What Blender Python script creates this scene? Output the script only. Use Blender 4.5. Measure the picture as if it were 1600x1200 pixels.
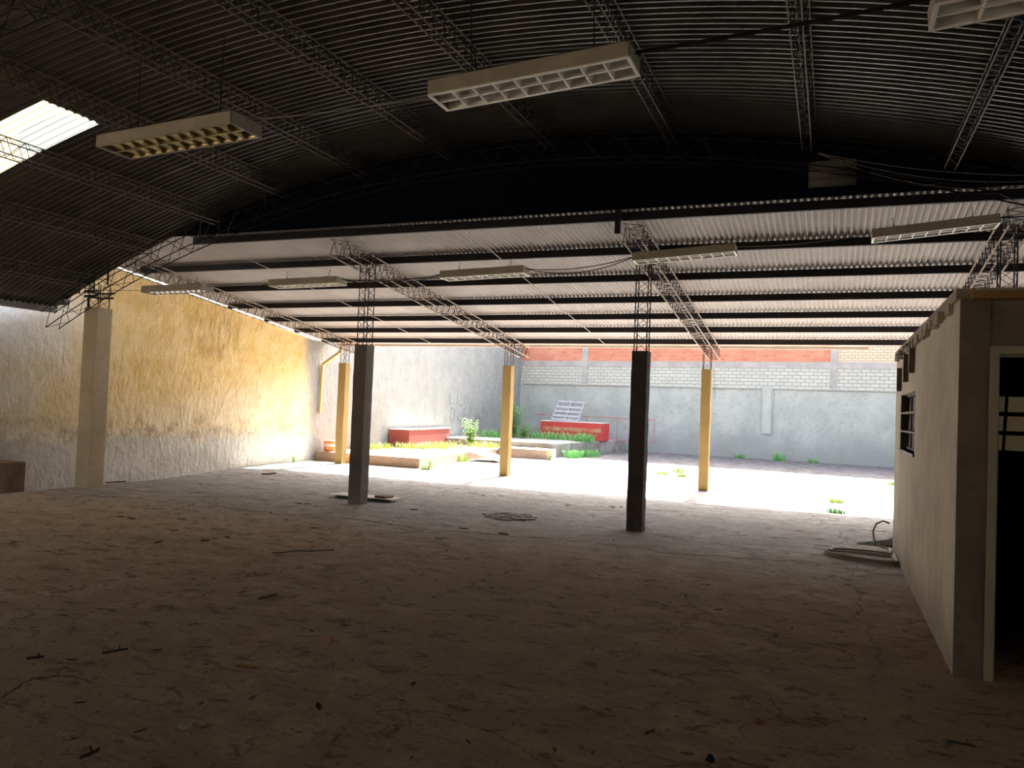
import bpy, bmesh, math, random
from mathutils import Vector, Matrix
random.seed(7)
for o in list(bpy.data.objects): bpy.data.objects.remove(o)
C = bpy.context.scene.collection
scn = bpy.context.scene
PI = math.pi

# ------------------------------------------------------------ camera
F_PX, YAW, PITCH, ROLL = 1224.78, 0.38709, 0.030353, 0.038715
cy, sy = math.cos(YAW), math.sin(YAW)
fw = Vector((-sy*math.cos(PITCH), cy*math.cos(PITCH), math.sin(PITCH)))
r0 = Vector((cy, sy, 0)); u0 = r0.cross(fw)
rr = math.cos(ROLL)*r0 + math.sin(ROLL)*u0
uu = -math.sin(ROLL)*r0 + math.cos(ROLL)*u0
cd = bpy.data.cameras.new('camera'); cam = bpy.data.objects.new('camera', cd); C.objects.link(cam)
M = Matrix.Identity(4)
for i in range(3): M[i][0], M[i][1], M[i][2] = rr[i], uu[i], -fw[i]
M[2][3] = 1.6
cam.matrix_world = M
cd.sensor_width = 36; cd.lens = F_PX/1600*36; cd.clip_end = 300; cd.clip_start = .05
scn.camera = cam

# ------------------------------------------------------------ light
wd = bpy.data.worlds.new('sky'); scn.world = wd; wd.use_nodes = True
nt = wd.node_tree; nt.nodes.clear()
sky = nt.nodes.new('ShaderNodeTexSky'); sky.sky_type = 'NISHITA'; sky.sun_disc = False
sky.sun_elevation = math.radians(45); sky.sun_rotation = math.radians(-4); sky.air_density = 1.0; sky.dust_density = 5.0; sky.ozone_density = 1
bg = nt.nodes.new('ShaderNodeBackground'); bg.inputs[1].default_value = 0.34
wo = nt.nodes.new('ShaderNodeOutputWorld')
hs = nt.nodes.new('ShaderNodeHueSaturation'); hs.inputs['Saturation'].default_value = .55; nt.links.new(sky.outputs[0], hs.inputs['Color']); nt.links.new(hs.outputs[0], bg.inputs[0]); nt.links.new(bg.outputs[0], wo.inputs[0])
sd = bpy.data.lights.new('sun', 'SUN'); sd.energy = 18; sd.angle = math.radians(.6); sd.color = (1, .97, .92)
so = bpy.data.objects.new('sun', sd); C.objects.link(so)
so.rotation_euler = Vector((0.05, -1.0, -1.0)).to_track_quat('-Z', 'Y').to_euler()
scn.view_settings.view_transform = 'Standard'; scn.view_settings.look = 'None'
scn.view_settings.gamma = 1; scn.view_settings.use_curve_mapping = False
scn.view_settings.exposure = 2.0

# ------------------------------------------------------------ helpers
def sm(a, b, x):
    t = max(0, min(1, (x-a)/(b-a))); return t*t*(3-2*t)
class MB:
    def __init__(s): s.v = []; s.f = []
    def box(s, x0, x1, y0, y1, z0, z1):
        n = len(s.v)
        s.v += [(x, y, z) for z in (z0, z1) for y in (y0, y1) for x in (x0, x1)]
        s.f += [tuple(n+i for i in q) for q in ((0,2,3,1),(4,5,7,6),(0,1,5,4),(2,6,7,3),(0,4,6,2),(1,3,7,5))]; return s
    def prism(s, pts, z0, z1):
        n = len(s.v); k = len(pts)
        a = sum(pts[i][0]*pts[(i+1)%k][1]-pts[(i+1)%k][0]*pts[i][1] for i in range(k))
        if a < 0: pts = pts[::-1]
        s.v += [(p[0], p[1], z0) for p in pts] + [(p[0], p[1], z1) for p in pts]
        s.f += [tuple(range(n+k-1, n-1, -1)), tuple(range(n+k, n+2*k))]
        for i in range(k): j = (i+1) % k; s.f.append((n+i, n+j, n+k+j, n+k+i))
        return s
    def rod(s, a, b, r=.006, n=5, r2=None):
        a = Vector(a); b = Vector(b); d = b-a
        if d.length < 1e-6: return s
        d.normalize(); u = d.orthogonal().normalized(); w = d.cross(u); k = len(s.v)
        if r2 is None: r2 = r
        for c, q in ((a, r), (b, r2)):
            for i in range(n):
                t = 2*PI*i/n; s.v.append(tuple(c+q*(math.cos(t)*u+math.sin(t)*w)))
        for i in range(n):
            j = (i+1) % n; s.f.append((k+i, k+j, k+n+j, k+n+i))
        s.f.append(tuple(range(k+n-1, k-1, -1))); s.f.append(tuple(range(k+n, k+2*n))); return s
    def tube(s, pts, r=.006, n=6):
        pts = [Vector(p) for p in pts]; k = len(s.v); up = None
        for i, p in enumerate(pts):
            d = (pts[min(i+1, len(pts)-1)]-pts[max(i-1, 0)]).normalized()
            up = d.orthogonal().normalized() if up is None else (up-d*up.dot(d)).normalized()
            w = d.cross(up)
            for j in range(n):
                t = 2*PI*j/n; s.v.append(tuple(p+r*(math.cos(t)*up+math.sin(t)*w)))
        for i in range(len(pts)-1):
            for j in range(n):
                q = (j+1) % n; a = k+i*n; s.f.append((a+j, a+q, a+n+q, a+n+j))
        s.f.append(tuple(range(k+n-1, k-1, -1))); m = k+(len(pts)-1)*n; s.f.append(tuple(range(m, m+n))); return s
    def quad(s, a, b, c, d):
        n = len(s.v); s.v += [tuple(a), tuple(b), tuple(c), tuple(d)]; s.f.append((n, n+1, n+2, n+3)); return s
    def grid(s, fn, nu, nv, skip=None):
        n = len(s.v)
        for i in range(nu+1):
            for j in range(nv+1): s.v.append(tuple(fn(i/nu, j/nv)))
        for i in range(nu):
            for j in range(nv):
                if skip and skip((i+.5)/nu, (j+.5)/nv): continue
                a = n+i*(nv+1)+j; s.f.append((a, a+nv+1, a+nv+2, a+1))
        return s
    def build(s, name, m, parent=None, smooth=False, bevel=0, loc=None, thick=0):
        me = bpy.data.meshes.new(name); me.from_pydata([Vector(v) for v in s.v], [], s.f); me.update()
        if smooth:
            for p in me.polygons: p.use_smooth = True
        if m: me.materials.append(m)
        o = bpy.data.objects.new(name, me); C.objects.link(o)
        if parent: o.parent = parent
        if loc: o.location = loc
        if bevel:
            b = o.modifiers.new('bevel', 'BEVEL'); b.width = bevel; b.segments = 2; b.limit_method = 'ANGLE'
        if thick:
            b = o.modifiers.new('solid', 'SOLIDIFY'); b.thickness = thick; b.offset = 0
        return o
def empty(name, loc=(0, 0, 0), rz=0):
    o = bpy.data.objects.new(name, None); C.objects.link(o); o.location = loc; o.rotation_euler = (0, 0, rz); o.empty_display_size = .1; return o
def tag(o, label=None, cat=None, group=None, kind=None):
    if label: o['label'] = label
    if cat: o['category'] = cat
    if group: o['group'] = group
    if kind: o['kind'] = kind
    return o
def struct(o): o['kind'] = 'structure'; return o
def copy_tree(o, parent=None):
    c = o.copy(); C.objects.link(c); c.parent = parent
    for ch in list(o.children): copy_tree(ch, c)
    return c

# ------------------------------------------------------------ materials
def mat(name, col, rough=.8, metal=0, bump=0, bscale=20, var=0, vscale=3, col2=None, spec=.3, detail=6):
    m = bpy.data.materials.new(name); m.use_nodes = True; t = m.node_tree; b = t.nodes['Principled BSDF']
    b.inputs['Base Color'].default_value = (*col, 1); b.inputs['Roughness'].default_value = rough
    b.inputs['Metallic'].default_value = metal; b.inputs['Specular IOR Level'].default_value = spec
    tc = t.nodes.new('ShaderNodeTexCoord')
    if col2 or var:
        n = t.nodes.new('ShaderNodeTexNoise'); n.inputs['Scale'].default_value = vscale; n.inputs['Detail'].default_value = detail; n.inputs['Roughness'].default_value = .65
        t.links.new(tc.outputs['Object'], n.inputs['Vector'])
        r = t.nodes.new('ShaderNodeValToRGB'); r.color_ramp.elements[0].position = .35; r.color_ramp.elements[1].position = .65
        c2 = col2 or tuple(c*(1-var) for c in col)
        r.color_ramp.elements[0].color = (*c2, 1); r.color_ramp.elements[1].color = (*col, 1)
        t.links.new(n.outputs[0], r.inputs[0]); t.links.new(r.outputs[0], b.inputs['Base Color'])
    if bump:
        n = t.nodes.new('ShaderNodeTexNoise'); n.inputs['Scale'].default_value = bscale; n.inputs['Detail'].default_value = 5
        t.links.new(tc.outputs['Object'], n.inputs['Vector'])
        bp = t.nodes.new('ShaderNodeBump'); bp.inputs['Strength'].default_value = bump; bp.inputs['Distance'].default_value = .02
        t.links.new(n.outputs[0], bp.inputs['Height']); t.links.new(bp.outputs[0], b.inputs['Normal'])
    return m
class NT:
    """small node-graph writer"""
    def __init__(s, name, rough=.85):
        s.m = bpy.data.materials.new(name); s.m.use_nodes = True; s.t = s.m.node_tree
        s.b = s.t.nodes['Principled BSDF']; s.b.inputs['Roughness'].default_value = rough; s.b.inputs['Specular IOR Level'].default_value = .25
        s.tc = s.t.nodes.new('ShaderNodeTexCoord').outputs['Object']
        sp = s.t.nodes.new('ShaderNodeSeparateXYZ'); s.t.links.new(s.tc, sp.inputs[0]); s.x, s.y, s.z = sp.outputs
    def put(s, sock, v):
        if isinstance(v, bpy.types.NodeSocket): s.t.links.new(v, sock)
        elif isinstance(v, tuple) and len(v) == 3 and sock.type == 'RGBA': sock.default_value = (*v, 1)
        else: sock.default_value = v
    def math(s, op, a, b=0., c=0.):
        n = s.t.nodes.new('ShaderNodeMath'); n.operation = op
        for i, v in enumerate((a, b, c)): s.put(n.inputs[i], v)
        return n.outputs[0]
    def noise(s, scale, detail=5, rough=.6, stretch=None, dist=0):
        v = s.tc
        if stretch:
            mp = s.t.nodes.new('ShaderNodeMapping'); mp.inputs['Scale'].default_value = stretch; s.t.links.new(v, mp.inputs[0]); v = mp.outputs[0]
        n = s.t.nodes.new('ShaderNodeTexNoise'); s.t.links.new(v, n.inputs['Vector']); n.inputs['Scale'].default_value = scale
        n.inputs['Detail'].default_value = detail; n.inputs['Roughness'].default_value = rough; n.inputs['Distortion'].default_value = dist
        return n.outputs[0]
    def ramp(s, v, a, b):
        n = s.t.nodes.new('ShaderNodeMapRange'); n.interpolation_type = 'SMOOTHSTEP'; s.put(n.inputs[0], v)
        n.inputs[1].default_value = a; n.inputs[2].default_value = b; return n.outputs[0]
    def mix(s, f, a, b, mode='MIX'):
        n = s.t.nodes.new('ShaderNodeMix'); n.data_type = 'RGBA'; n.blend_type = mode
        s.put(n.inputs[0], f); s.put(n.inputs[6], a); s.put(n.inputs[7], b); return n.outputs[2]
    def voro(s, scale, stretch=None, warp=0, randomness=1):
        v = s.tc
        if warp:
            nn = s.t.nodes.new('ShaderNodeTexNoise'); nn.inputs['Scale'].default_value = 1.7; nn.inputs['Detail'].default_value = 5; s.t.links.new(v, nn.inputs['Vector'])
            ad = s.t.nodes.new('ShaderNodeVectorMath'); ad.operation = 'MULTIPLY_ADD'; s.t.links.new(nn.outputs[1], ad.inputs[0]); ad.inputs[1].default_value = (warp,)*3; s.t.links.new(v, ad.inputs[2]); v = ad.outputs[0]
        if stretch:
            mp = s.t.nodes.new('ShaderNodeMapping'); mp.inputs['Scale'].default_value = stretch; s.t.links.new(v, mp.inputs[0]); v = mp.outputs[0]
        n = s.t.nodes.new('ShaderNodeTexVoronoi'); n.feature = 'DISTANCE_TO_EDGE'; n.inputs['Scale'].default_value = scale; s.t.links.new(v, n.inputs['Vector'])
        return n.outputs[0]
    def color(s, c): s.put(s.b.inputs['Base Color'], c)
    def bump(s, h, st=.5, d=.02, prev=None):
        n = s.t.nodes.new('ShaderNodeBump'); n.inputs['Strength'].default_value = st; n.inputs['Distance'].default_value = d
        s.t.links.new(h, n.inputs['Height'])
        if prev: s.t.links.new(prev, n.inputs['Normal'])
        s.t.links.new(n.outputs[0], s.b.inputs['Normal']); return n.outputs[0]

# floor: dusty brown concrete in the hall, cleaner grey slab towards the yard
def floor_mat():
    g = NT('worn_concrete_floor', .9)
    n1 = g.noise(.55, 6, .6); n2 = g.noise(3.2, 8, .7, (.7, 1, 1)); n3 = g.noise(22, 6, .7)
    yy = g.math('ADD', g.y, g.math('MULTIPLY', g.math('SUBTRACT', n1, .5), 2.2))
    dust_and_light = g.mix(g.ramp(n2, .35, .7), (.34, .235, .155), (.50, .375, .26))
    dust_and_light = g.mix(g.ramp(n1, .4, .65), dust_and_light, (.36, .26, .175))
    dust_and_light = g.mix(g.math('MULTIPLY', g.ramp(g.x, -2.5, -9.), .8), dust_and_light, g.mix(g.ramp(n2, .3, .7), (.46, .345, .225), (.66, .52, .36)))  # dust painted a lighter tan to the left for the light falling there
    grey = g.mix(g.ramp(n2, .35, .7), (.29, .282, .275), (.43, .42, .41))
    gz = g.ramp(yy, 7.4, 10.4)
    base = g.mix(gz, dust_and_light, grey)
    base = g.mix(g.ramp(yy, 14.5, 17.5), base, g.mix(g.ramp(g.math('ADD', g.y, g.math('MULTIPLY', n1, 2.)), 24.6, 25.6), g.mix(g.ramp(n2, .35, .7), (.28, .27, .26), (.36, .345, .33)), g.mix(g.ramp(n2, .4, .6), (.10, .085, .085), (.19, .18, .18))))  # purple-brown ground by the back wall, darkened in colour for the wall's shade
    # broad red-brown stains and pale scuffs
    st = g.noise(1.3, 7, .65, (.5, 1, 1), .6)
    base = g.mix(g.math('MULTIPLY', g.ramp(st, .56, .7), .55), base, (.18, .115, .08))
    sc = g.noise(2.4, 8, .75, (.35, 1, 1), .4)
    base = g.mix(g.math('MULTIPLY', g.ramp(sc, .58, .72), .5), base, (.44, .39, .33))
    sp = g.noise(60, 3, .8); base = g.mix(g.math('MULTIPLY', g.ramp(sp, .62, .72), .5), base, (.07, .05, .04))
    # cracks
    mask = g.ramp(g.noise(.8, 3), .46, .6)
    cr = g.math('MULTIPLY', g.math('SUBTRACT', 1., g.ramp(g.voro(.42, None, 1.3), .0, .005)), mask)
    cr2 = g.math('MULTIPLY', g.math('SUBTRACT', 1., g.ramp(g.voro(1.1, (.5, 1, 1), .8), .0, .010)), g.ramp(g.noise(1.1, 4), .53, .62))
    crk = g.math('MAXIMUM', cr, cr2)
    wob = g.math('MULTIPLY', g.math('SUBTRACT', g.noise(.9, 6, .6), .5), .9)
    ln = g.math('ABSOLUTE', g.math('SUBTRACT', g.math('ADD', g.y, wob), g.math('ADD', 9.25, g.math('MULTIPLY', g.x, .035))))
    crk = g.math('MAXIMUM', crk, g.math('MULTIPLY', g.ramp(ln, .035, .008), .9))
    ln2 = g.math('ABSOLUTE', g.math('SUBTRACT', g.math('ADD', g.x, g.math('MULTIPLY', wob, .8)), .30))
    crk = g.math('MAXIMUM', crk, g.math('MULTIPLY', g.math('MULTIPLY', g.math('MULTIPLY', g.ramp(ln2, .016, .003), .4), g.ramp(g.y, 10.2, 9.4)), g.ramp(g.y, 5.0, 5.6)))
    base = g.mix(g.math('MULTIPLY', g.ramp(g.noise(7, 6, .72, (.6, 1, 1), .8), .53, .64), .72), base, (.10, .068, .05))
    base = g.mix(g.math('MULTIPLY', g.ramp(g.noise(26, 4, .7, (.7, 1, 1)), .54, .68), .6), base, (.09, .062, .045))
    base = g.mix(g.math('MULTIPLY', crk, .6), base, (.05, .035, .028))
    base = g.mix(g.math('MULTIPLY', g.ramp(g.z, -.06, -.12), g.math('GREATER_THAN', g.x, 0.)), base, (.03, .025, .022))  # slot in the floor coloured near black for the shade inside it
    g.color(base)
    h = g.math('ADD', g.math('MULTIPLY', n2, .7), g.math('MULTIPLY', n3, .25)); h = g.math('SUBTRACT', h, g.math('MULTIPLY', crk, .5))
    g.bump(h, 1.0, .09)
    return g.m
# left wall: troweled plaster, ochre paint under the shed, bare grey beyond and low down
def wall_left_mat():
    g = NT('trowelled_plaster_wall', .85)
    n1 = g.noise(.6, 5); n2 = g.noise(2.2, 7, .65); n3 = g.noise(9, 6, .6, (1, 1, .55))
    och = g.mix(g.ramp(n2, .35, .65), (.78, .53, .20), (.86, .64, .32))
    pale = g.mix(g.ramp(n2, .35, .65), (.74, .62, .42), (.85, .76, .59))
    grey = g.mix(g.ramp(n2, .35, .65), (.56, .53, .47), (.66, .62, .56))
    out = g.mix(g.ramp(n2, .35, .65), (.235, .24, .225), (.275, .278, .265))
    yy = g.math('ADD', g.y, g.math('MULTIPLY', g.math('SUBTRACT', n1, .5), 4.))
    zz = g.math('ADD', g.z, g.math('MULTIPLY', g.math('SUBTRACT', n2, .5), .9))
    skylit_pale = g.mix(g.math('MULTIPLY', g.ramp(g.y, 11., 8.), g.ramp(zz, 1.6, 2.6)), pale, (.90, .88, .82))  # upper near end painted whiter to stand for sky light from the roof gap
    c = g.mix(g.ramp(yy, 8.8, 11.5), skylit_pale, och)
    # paint worn thin from the diagonal down
    wear = g.math('SUBTRACT', zz, g.math('MULTIPLY', g.math('SUBTRACT', g.y, 12.), .16))
    c = g.mix(g.math('MULTIPLY', g.ramp(wear, 1.9, .9), .6), c, pale)
    c = g.mix(g.math('MULTIPLY', g.ramp(zz, .95, .55), .85), c, grey)
    band = g.math('MULTIPLY', g.ramp(g.math('ABSOLUTE', g.math('SUBTRACT', zz, .85)), .28, .0), g.ramp(g.noise(3, 6, .7), .45, .6))
    c = g.mix(g.math('MULTIPLY', band, .55), c, (.26, .17, .10))
    # brown damp stain running from the roof line
    d = g.math('ADD', g.math('POWER', g.math('DIVIDE', g.math('SUBTRACT', g.y, 13.6), 1.0), 2.), g.math('POWER', g.math('DIVIDE', g.math('SUBTRACT', g.z, 3.05), .75), 2.))
    stn = g.math('MULTIPLY', g.ramp(d, 1.2, .1), g.ramp(g.noise(3, 7, .7, (1, 1.6, .35)), .42, .6))
    c = g.mix(g.math('MULTIPLY', stn, .55), c, (.38, .19, .075))
    # end of the paint
    edge = g.ramp(g.math('ADD', g.y, g.math('ADD', g.math('MULTIPLY', g.math('SUBTRACT', n2, .5), .6), g.math('MULTIPLY', g.z, .12))), 16.9, 17.6)
    c = g.mix(edge, c, out)
    c = g.mix(g.math('MULTIPLY', g.ramp(g.noise(14, 5, .7), .6, .75), .25), c, (.30, .25, .18))
    g.color(c)
    g.bump(g.math('ADD', g.math('MULTIPLY', n3, .8), g.math('MULTIPLY', n2, .6)), 1.0, .10)
    return g.m
def plaster_mat(name, a, b, streak=True, sc=1.6, zstain=None):
    g = NT(name, .88); n2 = g.noise(sc, 7, .65); n3 = g.noise(7, 6, .65, (1.6, 1.6, .4) if streak else None)
    c = g.mix(g.ramp(n2, .35, .65), a, b)
    c = g.mix(g.math('MULTIPLY', g.ramp(n3, .5, .72), .45), c, tuple(v*.62 for v in a))
    if zstain:
        z0, z1, col = zstain
        zz = g.math('ADD', g.z, g.math('MULTIPLY', g.math('SUBTRACT', n2, .5), (z1-z0)))
        c = g.mix(g.math('MULTIPLY', g.ramp(zz, z1, z0), .7), c, col)
    g.color(c); g.bump(g.math('ADD', n3, g.math('MULTIPLY', n2, .5)), .5, .02); return g.m
def brick_mat(name, c1, c2, mortar, sz=.5, off=(0, 0, 0), sc=1.0, rx=.28, rz=.125, blotch=None):
    g = NT(name, .9)
    cb = g.t.nodes.new('ShaderNodeCombineXYZ'); g.t.links.new(g.x, cb.inputs[0]); g.t.links.new(g.z, cb.inputs[1])
    br = g.t.nodes.new('ShaderNodeTexBrick'); g.t.links.new(cb.outputs[0], br.inputs['Vector'])
    br.inputs['Scale'].default_value = 1; br.inputs['Brick Width'].default_value = rx; br.inputs['Row Height'].default_value = rz
    br.inputs['Mortar Size'].default_value = .010; br.inputs['Mortar Smooth'].default_value = .3
    br.inputs['Color1'].default_value = (*c1, 1); br.inputs['Color2'].default_value = (*c2, 1); br.inputs['Mortar'].default_value = (*mortar, 1)
    n = g.noise(1.8, 6, .7); c = br.outputs[0]
    if blotch: c = g.mix(g.math('MULTIPLY', g.ramp(n, .5, .68), .7), c, blotch)
    g.color(c); g.bump(g.math('SUBTRACT', g.math('MULTIPLY', g.noise(12), .4), br.outputs[1]), .7, .015); return g.m

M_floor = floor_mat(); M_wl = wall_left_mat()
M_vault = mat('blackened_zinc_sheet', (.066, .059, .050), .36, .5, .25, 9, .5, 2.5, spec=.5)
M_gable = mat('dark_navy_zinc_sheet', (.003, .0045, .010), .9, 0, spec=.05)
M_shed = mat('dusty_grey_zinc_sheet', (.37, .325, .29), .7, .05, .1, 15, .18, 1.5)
M_iron = mat('dark_painted_iron', (.014, .011, .012), .7, .1, spec=.25)
M_ironb = mat('brown_dusty_iron', (.14, .105, .08), .7, .2, 0, 0, .4, 8)
M_beam = mat('dusty_tan_iron', (.42, .32, .245), .75, .1, 0, 0, .5, 14)
M_sag = mat('pale_sag_rod', (.36, .29, .23), .7)
M_lamp = mat('dusty_cream_enamel', (.40, .35, .26), .55, 0, .05, 30, .2, 6)
M_lampw = mat('cream_louvre_rim', (.85, .81, .71), .4, 0)
M_refl = mat('aluminium_reflector', (.80, .78, .72), .35, .45, .3, 8, .3, 9)
M_refly = mat('yellowed_reflector', (.60, .50, .27), .32, .8, .3, 8, .3, 9)
M_cable = mat('black_cable', (.015, .013, .012), .6)
M_cabw = mat('pale_cable', (.30, .27, .23), .6)
M_colA = mat('tan_concrete', (.52, .41, .27), .85, 0, .5, 14, .25, 1.7, (.40, .33, .225))
M_colB = mat('grey_concrete', (.20, .18, .155), .9, 0, .5, 14, .35, 2.2)
M_colC = mat('blackish_concrete', (.085, .068, .06), .9, 0, .5, 14, .35, 2.2, (.05, .042, .04))  # near-black mottled concrete
M_ochre = mat('ochre_paint', (.30, .195, .068), .8, 0, .3, 12, .15, 2)
M_back = plaster_mat('grey_yard_plaster', (.31, .315, .28), (.38, .38, .34), False, .9, (.2, 1.4, (.235, .24, .225)))
M_pil = plaster_mat('pilaster_plaster', (.33, .33, .295), (.38, .375, .335), True, 1.2)
M_band = plaster_mat('concrete_beam', (.27, .25, .235), (.36, .32, .29), False, 2)
M_whiteb = brick_mat('lime_washed_brick', (.42, .40, .345), (.37, .36, .31), (.20, .19, .165), rx=.30, rz=.135)
M_redb = brick_mat('red_brick', (.52, .19, .115), (.44, .14, .08), (.36, .27, .20), rx=.30, rz=.135, blotch=(.50, .25, .16))
M_creamb = brick_mat('cream_brick', (.52, .41, .29), (.50, .38, .26), (.28, .24, .19), rx=.24, rz=.10)
M_room = plaster_mat('rough_grey_render', (.54, .49, .375), (.68, .62, .49), True, 1.4, (.0, .5, (.22, .18, .15)))
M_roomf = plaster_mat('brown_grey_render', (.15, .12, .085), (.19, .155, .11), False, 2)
M_frame = mat('beige_door_frame', (.36, .31, .22), .6, 0, 0, 0, .1, 5)
M_fascia = mat('varnished_board', (.30, .16, .05), .6, 0, .2, 30, .3, 6)
M_slab = plaster_mat('roof_slab_mortar', (.34, .28, .21), (.42, .35, .27), False, 4)
M_inside = mat('dark_room_shade', (.055, .06, .075), .9)
M_glass = mat('dusty_frosted_glass', (.55, .50, .42), .35, 0, .1, 20, .15, 3)
_t = M_glass.node_tree; _tr = _t.nodes.new('ShaderNodeBsdfTranslucent'); _tr.inputs[0].default_value = (.42, .37, .29, 1); _mx = _t.nodes.new('ShaderNodeMixShader'); _mx.inputs[0].default_value = .5
_t.links.new(_t.nodes['Principled BSDF'].outputs[0], _mx.inputs[1]); _t.links.new(_tr.outputs[0], _mx.inputs[2]); _t.links.new(_mx.outputs[0], _t.nodes['Material Output'].inputs[0])
M_wframe = mat('dark_steel_window', (.035, .030, .028), .5, .3)
M_redp = mat('faded_red_paint', (.215, .048, .040), .8, 0, .25, 10, 0, 2.2, (.18, .045, .038))
M_redp2 = mat('chipped_red_paint', (.42, .03, .035), .8, 0, .3, 8, 0, 2.6, (.40, .06, .045))
M_cap = mat('pale_concrete_cap', (.55, .50, .45), .9, 0, .3, 15, .15, 4)
M_plat = mat('brown_kerb_concrete', (.36, .24, .16), .9, 0, .5, 10, .3, 2.5)
M_plat2 = mat('mossy_grey_concrete', (.30, .28, .26), .9, 0, .6, 8, .5, 1.8)
M_rust = mat('pinkish_rusted_iron', (.46, .20, .17), .8, .1, 0, 0, .35, 4)
M_wood = mat('weathered_grey_wood', (.30, .29, .31), .85, 0, .4, 25, .3, 6)
M_plank = mat('bleached_plank', (.42, .34, .28), .85, 0, .4, 18, .3, 5)
M_board = mat('off_white_board', (.74, .70, .64), .6, 0, 0, 0, .08, 8)
M_brown = mat('brown_rag', (.20, .15, .12), .95, 0, .6, 25)
M_hose = mat('dusty_brown_hose', (.27, .22, .16), .6, 0, 0, 0, .25, 8)
M_pipe = mat('yellow_painted_pipe', (.62, .44, .20), .7, 0, 0, 0, .15, 4)
M_gutter = mat('beige_gutter', (.55, .43, .34), .75, 0, 0, 0, .15, 3)
M_grass = mat('yellow_green_grass', (.20, .30, .05), .7, 0, 0, 0, 0, 2.5, (.36, .40, .14))
M_grassd = mat('shaded_green_grass', (.10, .30, .07), .7, 0, 0, 0, 0, 2.5, (.19, .38, .13))  # shaded copy of the grass, with the shade put into its colour
M_leaf = mat('bright_leaf', (.22, .44, .07), .6, 0, 0, 0, .3, 9)
M_bush = mat('grey_green_leaf', (.13, .32, .15), .7, 0, 0, 0, .3, 9)
M_stem = mat('green_stem', (.20, .26, .10), .8)
M_mark = mat('scratched_paint_marks', (.15, .155, .15), .9)
M_orange = mat('orange_paint', (.66, .22, .08), .7)
M_stone = mat('pale_mortar_chip', (.36, .31, .26), .9)
M_twig = mat('dark_twig', (.06, .043, .03), .9)
M_dleaf = mat('dry_leaf', (.16, .095, .05), .9)
M_block = mat('stained_brown_concrete', (.30, .20, .13), .9, 0, .6, 9, .5, 2)
M_void = mat('soot_black', (.01, .01, .012), .95)
def skylight_mat():
    g = NT('translucent_fibreglass', .6)
    tr = g.t.nodes.new('ShaderNodeBsdfTranslucent'); df = g.t.nodes.new('ShaderNodeBsdfDiffuse'); ms = g.t.nodes.new('ShaderNodeMixShader')
    d = g.math('ADD', g.math('POWER', g.math('DIVIDE', g.math('SUBTRACT', g.x, -8.35), .55), 2.), g.math('POWER', g.math('DIVIDE', g.math('SUBTRACT', g.y, 6.35), .38), 2.))
    d = g.math('ADD', d, g.math('MULTIPLY', g.math('SUBTRACT', g.noise(5, 5), .5), .8))
    c = g.mix(g.ramp(d, 1.08, .95), (.105, .086, .056), (.052, .055, .05))
    g.t.links.new(c, tr.inputs[0]); g.t.links.new(c, df.inputs[0]); ms.inputs[0].default_value = .25
    g.t.links.new(tr.outputs[0], ms.inputs[1]); g.t.links.new(df.outputs[0], ms.inputs[2])
    g.t.links.new(ms.outputs[0], g.t.nodes['Material Output'].inputs[0]); return g.m
M_sky = skylight_mat()

# ------------------------------------------------------------ main levels
CX, CZ, RAD = -3.68, -13.64, 18.77            # barrel vault
XL, XR = -12.35, 5.0
YG, YREAR = 9.45, -6.0
def zr(x, dr=0): return CZ+math.sqrt((RAD+dr)**2-(x-CX)**2)
def wallx(y): return -12.65-.0142*(y-10.9) if y > 10.9 else (-12.65-.02*(10.9-y) if y > 9.2 else -12.684-.13*(9.2-y) if y > 5 else -13.23)
def zp(y): return 4.06-.122*(y-9.78)            # underside of the shed purlins
def zfloor(x, y):
    z = -.16*sm(-11.55, -12.5, x)*sm(16, 11, y)
    xl = .34-(y-11.3)*.27
    if False: z -= .22*sm(0, .10, x-xl)*sm(11.27+.12*(.76-x), 11.33+.12*(.76-x), y)*max(0, 1-(y-11.5)/3.4)
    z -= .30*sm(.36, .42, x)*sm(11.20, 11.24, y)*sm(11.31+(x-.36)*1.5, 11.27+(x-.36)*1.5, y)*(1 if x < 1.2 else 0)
    return z

# ------------------------------------------------------------ floor
GX = [-13.5+i*.12 for i in range(109)]+[-.42+i*.03 for i in range(1, 42)]+[.81+i*.15 for i in range(1, 36)]
GY = [-6.2+i*.125 for i in range(138)]+[10.95+i*.03 for i in range(1, 34)]+[11.94+i*.12 for i in range(1, 182)]
def fl(u, v):
    x = GX[round(u*(len(GX)-1))]; y = GY[round(v*(len(GY)-1))]
    n = .010*math.sin(x*2.1+y*.7)*math.sin(y*1.3)+.004*math.sin(x*7.3+1)*math.sin(y*5.9)
    return (x, y, zfloor(x, y)+n*.35)
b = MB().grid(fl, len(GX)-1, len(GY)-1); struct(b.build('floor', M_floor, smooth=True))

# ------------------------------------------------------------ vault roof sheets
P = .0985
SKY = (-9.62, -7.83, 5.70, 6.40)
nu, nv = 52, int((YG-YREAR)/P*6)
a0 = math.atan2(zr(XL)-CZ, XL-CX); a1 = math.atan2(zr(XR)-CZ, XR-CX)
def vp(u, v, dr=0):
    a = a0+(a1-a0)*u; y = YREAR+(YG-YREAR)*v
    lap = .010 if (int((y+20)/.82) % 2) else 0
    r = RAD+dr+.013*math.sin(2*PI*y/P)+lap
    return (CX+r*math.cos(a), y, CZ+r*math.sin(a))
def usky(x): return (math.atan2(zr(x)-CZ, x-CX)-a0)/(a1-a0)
u_a, u_b = usky(SKY[0]), usky(SKY[1]); v_a, v_b = (SKY[2]-YREAR)/(YG-YREAR), (SKY[3]-YREAR)/(YG-YREAR)
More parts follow.
